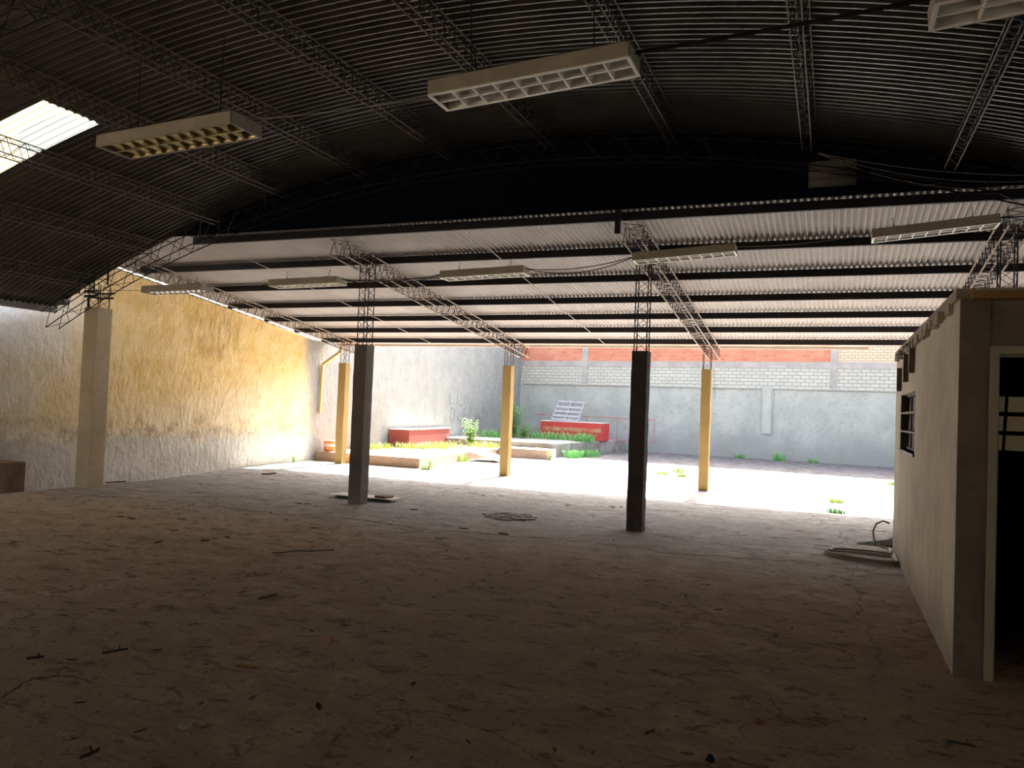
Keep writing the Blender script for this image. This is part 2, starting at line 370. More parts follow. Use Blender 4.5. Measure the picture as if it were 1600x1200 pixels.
# put grid lines on the skylight borders
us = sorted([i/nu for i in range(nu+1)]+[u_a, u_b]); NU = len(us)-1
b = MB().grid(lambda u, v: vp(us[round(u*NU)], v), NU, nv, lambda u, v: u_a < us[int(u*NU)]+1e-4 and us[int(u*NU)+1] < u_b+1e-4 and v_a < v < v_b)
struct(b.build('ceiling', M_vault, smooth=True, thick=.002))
b = MB().grid(lambda u, v: vp(u_a-.002+(u_b-u_a+.004)*u, v_a-.002+(v_b-v_a+.004)*v, .012), 14, int((SKY[3]-SKY[2])/P*8))
tag(b.build('skylight_sheet', M_sky, smooth=True), 'translucent corrugated skylight sheet glowing in the dark vaulted roof, round grey stain on it', 'skylight')
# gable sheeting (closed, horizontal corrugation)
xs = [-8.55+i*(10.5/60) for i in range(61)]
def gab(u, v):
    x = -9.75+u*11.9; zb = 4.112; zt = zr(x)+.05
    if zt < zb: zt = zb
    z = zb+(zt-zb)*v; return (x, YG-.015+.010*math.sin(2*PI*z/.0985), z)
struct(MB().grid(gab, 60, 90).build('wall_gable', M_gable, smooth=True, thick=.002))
# one lighter sheet patched into the gable
b = MB().grid(lambda u, v: (-.30+.5*u, YG-.05+.008*math.sin(2*PI*v*3.2), 4.22+.30*v), 2, 40)
tag(b.build('patch_sheet', mat('dusty_patch_sheet', (.10, .09, .08), .6), smooth=True, thick=.002), 'greyish offcut of corrugated sheet patched low on the black gable, right of centre', 'metal sheet')

# ------------------------------------------------------------ shed roof sheets
YS0, YS1 = 9.46, 17.8
PS = .0762; XS0, XS1 = -12.82, 5.2
nx = int((XS1-XS0)/PS*8)
def shd(u, v):
    x = XS0+(XS1-XS0)*u; y = YS0+(YS1-YS0)*v
    return (x, y, zp(y)+.112+.017+.017*math.cos(2*PI*x/PS)+(.006 if (y > 12.1) else 0)+(.006 if y > 14.7 else 0))
struct(MB().grid(shd, nx, 34).build('ceiling', M_shed, smooth=True, thick=.0015))

# ------------------------------------------------------------ walls
wys = [-6.2, 0, 5, 9.3, 9.9, 10.9, 12, 13, 14, 15, 16, 17.2, 17.9, 18.0, 25, 33.2]
def wtop(y):
    if y < 9.3: return 3.75
    if y < 17.95: return zp(y)+.055+.014*math.sin(y*5)
    return 4.6
def wl(u, v):
    i = round(u*(len(wys)-1)); y = wys[i]; return y
b = MB(); n = len(wys)
for y in wys:
    x = wallx(y); t = wtop(y); b.v += [(x, y, -.3), (x, y, t), (x-.16, y, t), (x-.16, y, -.3)]
for i in range(n-1):
    a = i*4; c = a+4
    for k in range(4): b.f.append((a+k, a+(k+1) % 4, c+(k+1) % 4, c+k))
b.f += [(0, 1, 2, 3)[::-1], tuple(4*(n-1)+k for k in range(4))]
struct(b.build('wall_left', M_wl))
struct(MB().box(-13.6, -12.2, -6.2, -6.0, -.2, 5.4).box(-7.8, 5.3, -6.2, -6.0, -.2, 5.4).box(-12.2, -7.8, -6.2, -6.0, 3.4, 5.4).build('wall_rear', mat('rear_wall', (.30, .24, .17), .9)))  # gate opening added behind the camera to let light into the hall
struct(MB().box(5.15, 5.35, -6.0, 31.2, -.2, 4.6).build('wall_right', M_back))
struct(MB().box(-40, 30, -40, -6.2, -.3, -.05).build('floor_bounce', mat('tan_bounce_ground', (.45, .38, .29), .9)))  # unseen tan ground added to bounce warm light through the rear opening
# back wall, slightly askew
BA = -math.atan(.12); BL = (2.2, 31.0, 0)
def back(bm, name, m):
    o = bm.build(name, m); o.location = BL; o.rotation_euler = (0, 0, BA); return struct(o)
U0, U1 = -15.6, 3.6
back(MB().box(U0, U1, 0, .25, -.3, .93).box(U0, -15.1, .0, .25, .93, 2.72).box(-4.72, -4.28, .0, .25, .93, 2.72).box(U0, U1, .05, .25, .93, 2.72), 'wall_back', M_back)
back(MB().box(-4.66, -4.34, -.05, 0, .98, 2.78), 'trim_1', M_pil)
back(MB().box(U0, U1, .02, .25, 2.72, 3.50), 'wall_back_upper', M_whiteb)
back(MB().box(U0, U1, .0, .25, 3.50, 3.74), 'trim_2', M_band)
back(MB().box(U0, -2.25, .03, .25, 3.74, 6.9), 'wall_back_top', M_redb)
back(MB().box(-2.05, U1, .03, .25, 3.74, 6.9), 'wall_back_top', M_creamb)
back(MB().box(-2.27, -2.03, -.01, .2, 2.74, 6.9).box(-12.3, -12.02, -.01, .2, 2.74, 6.9), 'trim_3', M_band)
back(MB().box(U0, -4.75, -.015, .03, 2.70, 2.745).box(-4.25, U1, -.015, .03, 2.70, 2.745), 'trim_4', M_pil)

# ------------------------------------------------------------ room (right)
RX, RY0, RY1, RZ = .76, 5.78, 11.0, 2.42
T = .15
# side wall with window hole  y 8.5..10.12, z 1.30..1.93
WY0, WY1, WZ0, WZ1 = 8.55, 10.22, 1.30, 1.92
b = MB().box(RX, RX+T, RY0, WY0, -.1, RZ).box(RX, RX+T, WY1, RY1, -.1, RZ).box(RX, RX+T, WY0, WY1, -.1, WZ0).box(RX, RX+T, WY0, WY1, WZ1, RZ)
struct(b.build('wall_room_side', M_room))
DX0, DX1, DZ = .98, 1.80, 2.06
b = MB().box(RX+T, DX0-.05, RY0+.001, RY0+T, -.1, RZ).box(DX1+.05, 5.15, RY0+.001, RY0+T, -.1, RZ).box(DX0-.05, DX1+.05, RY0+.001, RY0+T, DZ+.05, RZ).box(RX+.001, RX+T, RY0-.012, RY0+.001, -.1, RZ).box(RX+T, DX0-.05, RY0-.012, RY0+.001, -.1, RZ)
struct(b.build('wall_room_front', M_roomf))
# far wall of the room with window opening
FX0, FX1, FZ0, FZ1 = 1.62, 2.75, 1.30, 1.98
b = MB().box(RX+T, FX0, RY1-T, RY1, -.1, RZ).box(FX1, 5.15, RY1-T, RY1, -.1, RZ).box(FX0, FX1, RY1-T, RY1, -.1, FZ0).box(FX0, FX1, RY1-T, RY1, FZ1, RZ)
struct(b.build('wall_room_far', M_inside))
struct(MB().box(RX-.02, 5.15, RY0+.02, RY1+.02, RZ, RZ+.07).build('ceiling_room', M_slab))
# inside lining added in a dark colour so that the unlit room reads dark
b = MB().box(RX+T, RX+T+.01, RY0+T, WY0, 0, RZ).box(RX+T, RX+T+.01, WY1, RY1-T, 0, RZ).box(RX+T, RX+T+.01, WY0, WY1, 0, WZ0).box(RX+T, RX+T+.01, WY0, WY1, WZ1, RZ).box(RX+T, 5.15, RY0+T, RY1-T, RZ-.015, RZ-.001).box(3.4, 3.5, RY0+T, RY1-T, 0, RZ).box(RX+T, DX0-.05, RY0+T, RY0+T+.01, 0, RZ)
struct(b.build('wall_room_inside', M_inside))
# rough mortar along the wall head
b = MB(); y = RY0+.3
random.seed(3)
while y < RY1-.2:
    l = random.uniform(.06, .2); h = random.uniform(.01, .05); b.box(RX-.02-random.uniform(0, .03), RX+.1, y, y+l, RZ-.03-h, RZ+.01); y += l*random.uniform(.8, 2)
struct(b.build('trim_5', M_slab))
tag(MB().box(RX+.06, 5.1, RY0-.10, RY0+.02, RZ-.015, RZ+.035).build('fascia_board', M_fascia, bevel=.004), 'yellow-brown wooden fascia board along the flat roof of the corner room', 'board')
# door frame
t_ = empty('door_frame', (DX0, RY0, 0)); tag(t_, 'beige metal door frame of the dark corner room, without a door leaf', 'door frame')
def lb(b0, ox, oy, oz):
    b0.v = [(v[0]-ox, v[1]-oy, v[2]-oz) for v in b0.v]; return b0
for nm, bb in (('jamb', (DX0-.05, DX0, RY0-.03, RY0+T+.01, .0, DZ+.05)), ('jamb', (DX1, DX1+.05, RY0-.03, RY0+T+.01, .0, DZ+.05)), ('head', (DX0, DX1, RY0-.03, RY0+T+.01, DZ, DZ+.05))):
    lb(MB().box(*bb), DX0, RY0, 0).build(nm, M_frame, t_, bevel=.004)
lb(MB().box(DX0, DX0+.015, RY0+.03, RY0+.06, 0, DZ).box(DX0, DX1, RY0+.03, RY0+.06, DZ-.015, DZ), DX0, RY0, 0).build('door_stop', M_frame, t_)
# side window: steel frame with three tilted frosted panes
w = empty('louvred_window', (RX, WY0, WZ0)); tag(w, 'small dark steel window with three tilted frosted panes in the side of the corner room', 'window')
yl = WY1-WY0; zl = WZ1-WZ0
MB().box(.065, .085, 0, .03, 0, zl).box(.065, .085, yl-.03, yl, 0, zl).box(.065, .085, 0, yl, 0, .03).box(.065, .085, 0, yl, zl-.025, zl).build('frame', M_wframe, w)
for k in (1, 2): MB().box(.0, .075, .0, yl, zl*k/3-.010, zl*k/3+.008).build('crossbar', M_sag, w)
MB().box(.06, .078, yl*.68, yl*.68+.03, 0, zl).build('mullion', M_wframe, w)
for k in range(3):
    z0 = zl*k/3+.012; z1 = zl*(k+1)/3-.012
    MB().grid(lambda u, v: (.082+.012*v, .03+u*(yl-.06), z0+(z1-z0)*v), 1, 1).build('pane', M_glass, w, thick=.004)
MB().box(-.015, .10, -.01, yl+.01, -.03, 0).build('sill', M_wframe, w)
MB().box(.002, .062, yl-.008, yl-.001, 0, zl).build('shaded_reveal', M_wframe, w)  # dark strip painting the shadow on the far jamb
# far window grille
w = empty('barred_window', (FX0, RY1-T, FZ0)); tag(w, 'dark barred steel window at the back of the corner room, seen through the doorway', 'window')
xl_, zl = FX1-FX0, FZ1-FZ0
MB().box(0, xl_, 0, .04, 0, .02).box(0, xl_, 0, .04, zl-.02, zl).box(0, .03, 0, .04, 0, zl).box(xl_-.03, xl_, 0, .04, 0, zl).build('frame', M_wframe, w)
for k in (1, 2): MB().box(0, xl_, -.01, .05, zl*k/3-.025, zl*k/3+.025).build('crossbar', M_wframe, w)
MB().box(.03, xl_-.03, .045, .05, .02, zl-.02).build('pane', M_glass, w)
for x in (.30, .78): MB().rod((x-.01, .02, 0), (x+.02, .02, zl), .017, 8).build('upright_bar', M_wframe, w)
# metal hanger plates near the eave end of the wall
for i, (y, z0, z1, wd_, lab) in enumerate([(8.7, 2.10, 2.42, .09, 'widest and nearest of the three'), (9.35, 2.04, 2.34, .05, 'middle one of the three'), (10.2, 1.97, 2.24, .06, 'farthest of the three')]):
    tag(MB().box(RX-.05, RX-.005, y-.01, y+wd_, z0, z1).build('bracket_plate', M_ironb), 'rusty plate high on the room wall, '+lab, 'bracket', 'steel plates on the room wall')
b = MB(); random.seed(5)
for k in range(7):
    y = 8.8+random.random()*1.5
    b.tube([(RX-.02, y, 2.40), (RX-.06, y+.1, 2.36+random.random()*.06), (RX-.05, y+.25, 2.33+random.random()*.1), (RX-.02, y+.45, 2.40)], .008, 5)
tag(b.build('wire_tangle', M_ironb), 'tangled rusty wires along the top of the room wall by the eave', 'wire')

# ------------------------------------------------------------ lattice members
def zigzag(b, A, B, C_, D, n, r):
    """zigzag between chord A-B and chord C-D"""
    A, B, C_, D = map(Vector, (A, B, C_, D))
    for k in range(n):
        p = A.lerp(B, k/n) if k % 2 == 0 else C_.lerp(D, k/n)
        q = C_.lerp(D, (k+1)/n) if k % 2 == 0 else A.lerp(B, (k+1)/n)
        b.rod(p, q, r, 4)
def lattice(name, path_lo, path_hi, side, m, rc, rl, step, base, label, cat, group, ml=None, faces=(0, 1, 2, 3)):
    """box lattice: path_lo/hi lists of points (centre lines), side = half width vector"""
    base = Vector(base); root = empty(name, base); tag(root, label, cat, group)
    side = Vector(side)
    L = {}
    for nm, pth in (('lo', path_lo), ('hi', path_hi)):
        for s_ in (-1, 1): L[nm, s_] = [Vector(p)+side*s_-base for p in pth]
    for k, pts in L.items(): MB().tube(pts, rc, 5).build('chord', m, root)
    prs = [(('lo', -1), ('hi', -1)), (('lo', 1), ('hi', 1)), (('lo', -1), ('lo', 1)), (('hi', -1), ('hi', 1))]
    for fi in faces:
        A, B = L[prs[fi][0]], L[prs[fi][1]]; b = MB()
        for i in range(len(A)-1):
            n = max(2, round((A[i+1]-A[i]).length/step)); n += n % 2
            zigzag(b, A[i], A[i+1], B[i], B[i+1], n, rl)
        b.build('lacing', ml or m, root)
    return root
# purlins of the vault, running along the hall
px_ = [(-11.3, 'lowest at the left edge of the vault'), (-10.0, 'second from the left edge of the vault'), (-8.71, 'crossing the bright skylight sheet'), (-7.39, 'along the right end of the skylight'),
       (-6.1, 'passing behind the right end of the yellowed lamp'), (-4.75, 'between the two big lamps'), (-3.34, 'passing behind the middle of the long bright-rimmed lamp'),
       (-1.78, 'passing the right end of the long bright-rimmed lamp'), (-.27, 'nearly upright above the light gable patch'), (1.15, 'leaning steeply below the lamp in the top right corner'), (2.55, 'far right, past the top right lamp'), (3.9, 'rightmost over the corner room')]
for x, lab in px_:
    a = math.atan2(zr(x)-CZ, x-CX); nrm = Vector((math.cos(a), 0, math.sin(a))); tn = Vector((-nrm.z, 0, nrm.x))
    def pt(dr, y): return Vector((CX, y, CZ))+nrm*(RAD+dr)
    lo = [pt(-.245, y) for y in (2.0, 4.2, 9.18)]; hi = [pt(-.035, y) for y in (2.0, 4.2, 9.40)]
    lattice('lattice_purlin', lo, hi, tn*.05, M_ironb, .0075, .004, .11, pt(-.15, 5.5), 'dark lattice purlin of the vault, '+lab, 'lattice purlin', 'lattice purlins of the vaulted roof', M_iron)
# arch trusses
for y, lab in ((9.28, 'edging the gable end above the shed roof'), (4.2, 'crossing the vault nearest the camera, in the top left corner')):
    xs_ = [XL-.02+(XR-XL+.04)*i/36 for i in range(37)]
    lo = [(CX+(RAD-.40)*math.cos(t), y, CZ+(RAD-.40)*math.sin(t)) for t in [math.atan2(zr(x)-CZ, x-CX) for x in xs_]]
    hi = [(CX+(RAD-.10)*math.cos(t), y, CZ+(RAD-.10)*math.sin(t)) for t in [math.atan2(zr(x)-CZ, x-CX) for x in xs_]]
    lattice('arch_truss', lo, hi, (0, .12, 0), M_iron, .009, .005, .24, (CX, y, zr(CX)), 'dark curved lattice arch truss '+lab, 'arch truss', 'arch trusses of the hall')
# shed purlins
pys = [9.78, 11.12, 12.46, 13.78, 15.01, 16.15, 17.30]
pl_lab = ['at the foot of the black gable, topmost', 'second from the gable', 'third from the gable', 'fourth from the gable, middle of the slope', 'fifth from the gable', 'second from the eave', 'lowest, at the eave']
for y, lab in zip(pys, pl_lab):
    z = zp(y); x0 = -12.56 if y > 12 else (-12.3 if y > 10 else -9.4); x0 = x0 if y > 9.9 else -9.7
    o = MB().box(x0, 5.1, y-.004, y+.004, z, z+.11).box(x0, 5.1, y, y+.05, z, z+.006).box(x0, 5.1, y, y+.05, z+.104, z+.11)
    tag(o.build('steel_purlin', M_iron), 'black channel purlin of the shed roof, '+lab, 'purlin', 'channel purlins of the shed roof')
# sag rods
for x, lab in ((-4.78, 'between the two middle sloping beams'), (-9.25, 'between the left and middle sloping beams'), (-2.0+.0, None)):
    if lab is None: continue
    tag(MB().tube([(x, 9.9, zp(9.9)-.006), (x-.02, 14, zp(14)-.006), (x-.03, 17.5, zp(17.5)-.006)], .007, 6).build('sag_rod', M_sag), 'thin pale sag rod under the shed purlins '+lab, 'rod', 'sag rods under the shed roof')
# shed beams
bx = [(-11.55, 'leftmost, over the yellow wall side'), (-6.95, 'second from left, over the grey pillar'), (-2.42, 'third from left, over the black pillar'), (1.87, 'rightmost, above the corner room')]
for x, lab in bx:
    ys_ = [9.85+(17.75-9.85)*i/6 for i in range(7)]
    lattice('lattice_beam', [(x, y, zp(y)-.25) for y in ys_], [(x, y, zp(y)-.012) for y in ys_], (.12, 0, 0), M_beam, .012, .005, .115, (x, 13.5, zp(13.5)), 'tan sloping lattice beam, '+lab, 'lattice beam', 'lattice beams of the shed roof', M_iron)

# ------------------------------------------------------------ pillars
def pillar(x, y, h, w_, m, ztop, label, group, mw=.085, mi=M_iron, bev=.008, z0=-.02):
    root = empty('pillar', (x, y, 0)); tag(root, label, 'pillar', group)
    n = 14; b = MB(); random.seed(int(abs(x*100)+y*10))
    for k in range(n+1):
        z = z0+(h-z0)*k/n; j = [random.uniform(-.004, .004) for _ in range(4)]; q = w_/2
        b.v += [(-q+j[0], -q+j[1], z), (q+j[1], -q+j[2], z), (q+j[2], q+j[3], z), (-q+j[3], q+j[0], z)]
    for k in range(n):
        for i in range(4): a = 4*k; b.f.append((a+i, a+(i+1) % 4, a+4+(i+1) % 4, a+4+i))
    b.f += [(3, 2, 1, 0), tuple(4*n+i for i in range(4))]
    b.build('shaft', m, root, bevel=bev)
    b = MB()
    for sx in (-1, 1):
        for sy_ in (-1, 1): b.rod((sx*mw, sy_*mw, h-.05), (sx*mw, sy_*mw, ztop), .008, 6)
    lp = b.build('lattice_mast', mi, root)
    b = MB(); n = max(2, round((ztop-h)/.13))
    for (ax, ay), (bx_, by_) in (((-1, -1), (1, -1)), ((1, -1), (1, 1)), ((1, 1), (-1, 1)), ((-1, 1), (-1, -1))):
        zigzag(b, (ax*mw, ay*mw, h), (ax*mw, ay*mw, ztop), (bx_*mw, by_*mw, h), (bx_*mw, by_*mw, ztop), n, .0045)
    b.build('lacing', mi, lp)
    return root
G1 = 'pillars under the upper edge of the shed roof'; G2 = 'ochre pillars at the eave'
pA = pillar(-11.46, 9.55, 3.01, .30, M_colA, 3.42, 'tall tan concrete pillar close to the left wall, carrying the curved truss', G1, .11)
pillar(-6.87, 10.60, 2.50, .225, M_colB, zp(10.6)-.01, 'grey concrete pillar with white boards lying at its foot', G1)
pillar(-2.42, 10.58, 2.44, .215, M_colC, zp(10.58)-.01, 'blackish concrete pillar in the middle, darkest of all', G1)
pillar(1.87, 10.60, 2.56, .215, M_colB, zp(10.6)-.01, 'lattice mast rising behind the roof of the corner room', G1, .085, z0=2.50)
pillar(-11.63, 17.06, 2.585, .215, M_ochre, zp(17.06)-.02, 'ochre pillar at the eave, leftmost, near the orange and white bucket', G2, .08, M_ironb)
pillar(-7.05, 17.06, 2.585, .21, M_ochre, zp(17.06)-.02, 'ochre pillar at the eave in front of the tall green bush', G2, .08, M_ironb)
pillar(-2.47, 17.06, 2.585, .20, M_ochre, zp(17.06)-.02, 'ochre pillar at the eave, rightmost, beside the black pillar', G2, .08, M_ironb)
# collar plates and rods where the tall pillar meets the truss
b = MB()
for z, q in ((3.26, .16), (3.18, .15)):
    b.box(-q, q, -q-.01, -q+.01, z, z+.03).box(-q, q, q-.01, q+.01, z, z+.03).box(-q-.01, -q+.01, -q, q, z, z+.03)
b.rod((-.11, -.11, 3.0), (-.11, -.11, 3.2), .02, 6)
b.build('collar', M_iron, pA)
# hanging flat bars along the arch truss
for i, (x, y, l) in enumerate([(-10.75, 9.1, .34), (-11.05, 9.1, .30), (-8.55, 9.1, .30), (-8.95, 9.15, .28), (-7.7, 9.1, .22), (-11.25, 9.0, .26)]):
    zt = zr(x)-.10
    tag(MB().box(x-.012, x+.012, y-.006, y+.006, zt-l, zt).build('hanger_bar', M_iron), 'short dark flat bar hanging from the curved truss near the tall tan pillar', 'hanger bar', 'hanger bars on the curved truss')
tag(MB().box(-2.60, -2.53, 9.62, 9.66, 3.86, 4.16).build('hanger_bar', M_iron), 'dark flat plate at the upper end of the beam over the black pillar', 'hanger bar')

# ------------------------------------------------------------ gutters and pipe
b = MB()
for k in range(6):
    a = PI+PI*k/5; a2 = PI+PI*(k+1)/5
b.box(-12.46, -12.34, -6, 9.46, 2.93, 3.0).box(-12.5, -12.47, -6, 9.46, 2.93, 3.02).box(-12.36, -12.33, -6, 9.46, 2.93, 3.04)
tag(b.build('valley_gutter', mat('zinc_gutter', (.22, .21, .20), .6, .3)), 'grey metal gutter along the left foot of the vaulted roof', 'gutter')
tag(MB().box(-.16, .10, -.10, .0, 0, .10).build('gutter_end', mat('zinc_cap', (.16, .15, .15), .6, .3), loc=(-12.13, 9.45, 3.05)), 'small grey sheet-metal box at the end of the valley gutter', 'gutter')
ye = 17.80; ze = zp(ye)+.09
b = MB().box(-12.5, .70, ye, ye+.09, ze-.075, ze-.07).box(-12.5, .70, ye+.085, ye+.09, ze-.075, ze+.01).box(-12.5, .70, ye, ye+.005, ze-.075, ze-.02)
tag(b.build('eave_gutter', M_gutter), 'beige sheet-metal gutter along the eave of the shed roof', 'gutter')
wx = wallx(17.5)+.06
b = MB(); pts = [(wx+.42, 17.83, ze-.07), (wx+.38, 17.80, ze-.26), (wx+.02, 17.55, ze-.62), (wx+.0, 17.55, 1.25)]
for p, q in zip(pts, pts[1:]):
    b.tube([p, q], .048, 4)
tag(b.build('downpipe', M_pipe), 'yellow painted square downpipe with an elbow on the left wall', 'pipe')

# ------------------------------------------------------------ lamps
def lamp(x0, y, z, x1, z1, cells, mref, label, twoface=False, w_=.28, h=.10, skew=0):
    L = math.hypot(x1-x0, z1-z); root = empty('ceiling_lamp', ((x0+x1)/2, y, (z+z1)/2))
    root.rotation_euler = (0, -math.atan2(z1-z, x1-x0), skew)
    tag(root, label, 'lamp', 'louvred tube lamps under the roofs')
    X = L/2; W = w_
    b = MB().box(-X, X, 0, .004, 0, h).box(-X, X, W-.004, W, 0, h).box(-X, -X+.004, 0, W, 0, h).box(X-.004, X, 0, W, 0, h).box(-X, X, 0, W, h-.004, h)
    b.box(-X*.6-.02, -X*.6+.02, W*.4, W*.6, h, h+.03).box(X*.6-.02, X*.6+.02, W*.4, W*.6, h, h+.03)
    b.build('housing', M_lamp, root)
    MB().box(-X, X, -.003, .016, -.005, .003).box(-X, X, W-.016, W+.003, -.005, .003).box(-X-.002, -X+.02, 0, W, -.005, .003).box(X-.02, X+.002, 0, W, -.005, .003).build('rim', M_lampw if not twoface else M_lamp, root)
    # curved reflectors
    b = MB()
    for s_ in (0, 1):
        c0 = .016+s_*(W/2-.012); wd_ = W/2-.02
        b.grid(lambda u, v: (-X+.02+u*(2*X-.04), c0+wd_*v, .004+.072*math.sin(PI*v)**.6), 1, 10)
    b.build('reflector', mref, root, smooth=True)
    b = MB().box(-X+.02, X-.02, W/2-.008, W/2+.008, .0, .05)
    b.build('divider', mref if twoface else M_lampw, root)
    for k in range(1, cells):
        x = -X+.02+(2*X-.04)*k/cells
        b = MB()
        for s_ in (0, 1):
            ya, yb = (.016, W/2-.008) if s_ == 0 else (W/2+.008, W-.016)
            b.grid(lambda u, v: (x-.004-.014*v, ya+(yb-ya)*u, .0+.045*v-.012*math.sin(PI*u)*v), 4, 2)
            b.grid(lambda u, v: (x+.004+.014*v, ya+(yb-ya)*u, .0+.045*v-.012*math.sin(PI*u)*v), 4, 2)
            b.box(x-.005, x+.005, ya, yb, -.004, .001)
        b.build('louvre_blade', mref if twoface else M_lampw, root)
    for s_ in (.27, .73): MB().rod((-X+.03, W*s_, .048), (X-.03, W*s_, .048), .012, 8).build('tube', mat('lamp_tube', (.62, .62, .60), .3) if 'lamp_tube' not in bpy.data.materials else bpy.data.materials['lamp_tube'], root)
    for s_ in (-.62, .62):
        MB().rod((X*s_, W/2, h+.02), (X*s_*1.02, W/2+.02, h+.02+min(.6, zr((x0+x1)/2)-z-h-.28 if y < 9 else .12)), .004, 5).build('suspension_wire', M_iron, root)
    return root
lamp(-5.04, 4.10, 3.40, -3.79, 3.45, 11, M_refly, 'big yellowed tube lamp with two rows of louvre cells, nearest to the skylight', True, .31, .085)
lamp(-2.32, 4.15, 3.482, -1.07, 3.552, 9, M_refl, 'big cream tube lamp hanging near the top centre of the view', False, .26, .095)
lamp(.414, 4.14, 3.60, 1.66, 3.69, 6, M_refl, 'tube lamp cut off by the top right corner of the view', False, .28, .10, math.radians(0))
lamp(-10.46, 9.49, 3.25, -9.21, 3.27, 11, M_refl, 'tube lamp of the far row hanging nearest the left wall', True)
lamp(-8.11, 9.75, 3.34, -6.86, 3.36, 9, M_refl, 'tube lamp of the far row just left of the grey pillar mast')
lamp(-5.12, 9.72, 3.38, -3.87, 3.42, 9, M_refl, 'middle tube lamp of the far row, between the grey and black pillars')
lamp(-2.36, 9.63, 3.51, -1.11, 3.58, 9, M_refl, 'tube lamp of the far row crossing the black pillar mast')
lamp(.39, 9.68, 3.68, 1.64, 3.79, 9, M_refl, 'tube lamp of the far row near the corner room, rightmost')
def cable(a, c, sag, m, label, r=.005, n=10, name='cable', strands=1):
    b = MB(); a = Vector(a); c = Vector(c)
    for s_ in range(strands):
        b.tube([a.lerp(c, i/n)+Vector((0, .01*s_, -4*sag*(1+.8*s_)*(i/n)*(1-i/n))) for i in range(n+1)], r, 5)
    return tag(b.build(name, m), label, 'cable')
cable((-3.79, 4.25, 3.52), (-2.32, 4.28, 3.53), .02, M_cabw, 'pale cable between the two big near lamps', .004)
cable((-1.07, 4.28, 3.63), (.41, 4.28, 3.70), .01, M_cable, 'thick dark cable bundle between the top centre and top right lamps', .012)
cable((-9.21, 9.62, 3.34), (-8.11, 9.88, 3.41), .05, M_cable, 'dark cable joining the first two lamps of the far row at left', .005)
cable((-6.86, 9.88, 3.43), (-5.12, 9.85, 3.46), .06, M_cable, 'double dark cable crossing the grey pillar mast', .006, strands=2)
cable((-3.87, 9.85, 3.49), (-2.36, 9.77, 3.59), .07, M_cable, 'double dark cable left of the black pillar mast', .006, strands=2)
cable((-1.11, 9.77, 3.66), (.39, 9.80, 3.76), .04, M_cabw, 'pale cable between the two rightmost far lamps', .005)
cable((1.64, 9.80, 3.87), (3.6, 9.9, 4.0), .03, M_cable, 'dark cable leaving the rightmost far lamp towards the right', .008)
cable((-11.3, 9.5, 3.30), (-10.46, 9.62, 3.31), .01, M_cable, 'thin wire from the tall tan pillar to the leftmost far lamp', .004)
cable((-.2, 9.2, 4.55), (2.4, 9.15, 4.10), .10, M_cabw, 'loose wires drooping across the right part of the gable', .003, strands=3)
cable((-6.88, 17.7, 3.02), (-7.05+.2, 17.2, 2.1), .0, M_cable, 'thin wire dangling from the eave beside the middle ochre pillar', .004)
cable((-2.32, 17.05, 2.6), (-2.28, 17.0, 1.95), .0, M_cable, 'hooked wire hanging beside the right ochre pillar', .004)

# ------------------------------------------------------------ yard platforms
def plat(name, pts, z0, z1, m, label):
    return tag(MB().prism(pts, z0, z1).build(name, m, bevel=.012), label, 'platform')
plat('concrete_platform', [(-12.69, 17.45), (-9.45, 17.28), (-9.92, 21.6), (-10.0, 24.55), (-12.79, 24.55)], -.05, .25, M_plat, 'low brown-edged concrete platform in the yard, under the left red block')
plat('concrete_slab', [(-9.95, 23.43), (-8.13, 23.43), (-8.35, 24.55), (-9.95, 24.55)], -.05, .30, M_plat, 'small sunlit concrete slab step in front of the mossy platform')
plat('concrete_platform', [(-12.82, 24.62), (-8.42, 24.62), (-7.75, 31.6), (-12.92, 32.3)], -.05, .47, M_plat2, 'mossy grey raised platform at the back of the yard')
o = MB().prism([(-10.35, 20.9), (-8.75, 20.9), (-8.72, 22.0), (-10.35, 22.0)], 0, .035).build('plank_ramp', M_plank)
for v in o.data.vertices:
    v.co.z += .27*max(0, (-8.72-v.co.x)/1.1 if v.co.x > -9.9 else 1.07)
b = MB().box(-1.15, 0, 0, 1.1, 0, .03); o2 = b.build('plank_ramp', M_plank); bpy.data.objects.remove(o)
o2.location = (-8.70, 20.75, .005); o2.rotation_euler = (0, math.atan2(.265, 1.12), 0)
tag(o2, 'bleached wooden board leaning as a ramp against the low platform', 'board')
# red blocks
r1 = empty('painted_block', (-12.1, 21.4, .25)); tag(r1, 'long faded red concrete block on the low platform by the left wall', 'block')
bp = [(0, 0), (-.40, 3.6), (-.68, 3.6), (-.64, -.15)]
MB().prism(bp, 0, .53).build('body', M_redp, r1, bevel=.012)
MB().prism([(.012, -.012), (-.39, 3.61), (-.68, 3.61), (-.65, -.165)], .53, .56).build('cap', M_cap, r1)
r2 = empty('painted_block', (-7.95, 28.6, .47)); tag(r2, 'chipped red concrete block with a pallet standing on it, at the back of the yard', 'block')
MB().prism([(0, 0), (-2.60, .42), (-2.62, 1.3), (.05, .9)], 0, .66).build('body', M_redp2, r2, bevel=.012)
MB().prism([(.01, -.01), (-2.61, .41), (-2.62, 1.3), (.06, .9)], .66, .69).build('cap', M_cap, r2)
MB().prism([(-.02, -.012), (-2.52, .395), (-2.52, .41), (-.02, .005)], .31, .46).build('worn_stripe', mat('bare_mortar_stripe', (.38, .28, .14), .9, 0, .3, 8, 0, 5, (.40, .08, .05)), r2)
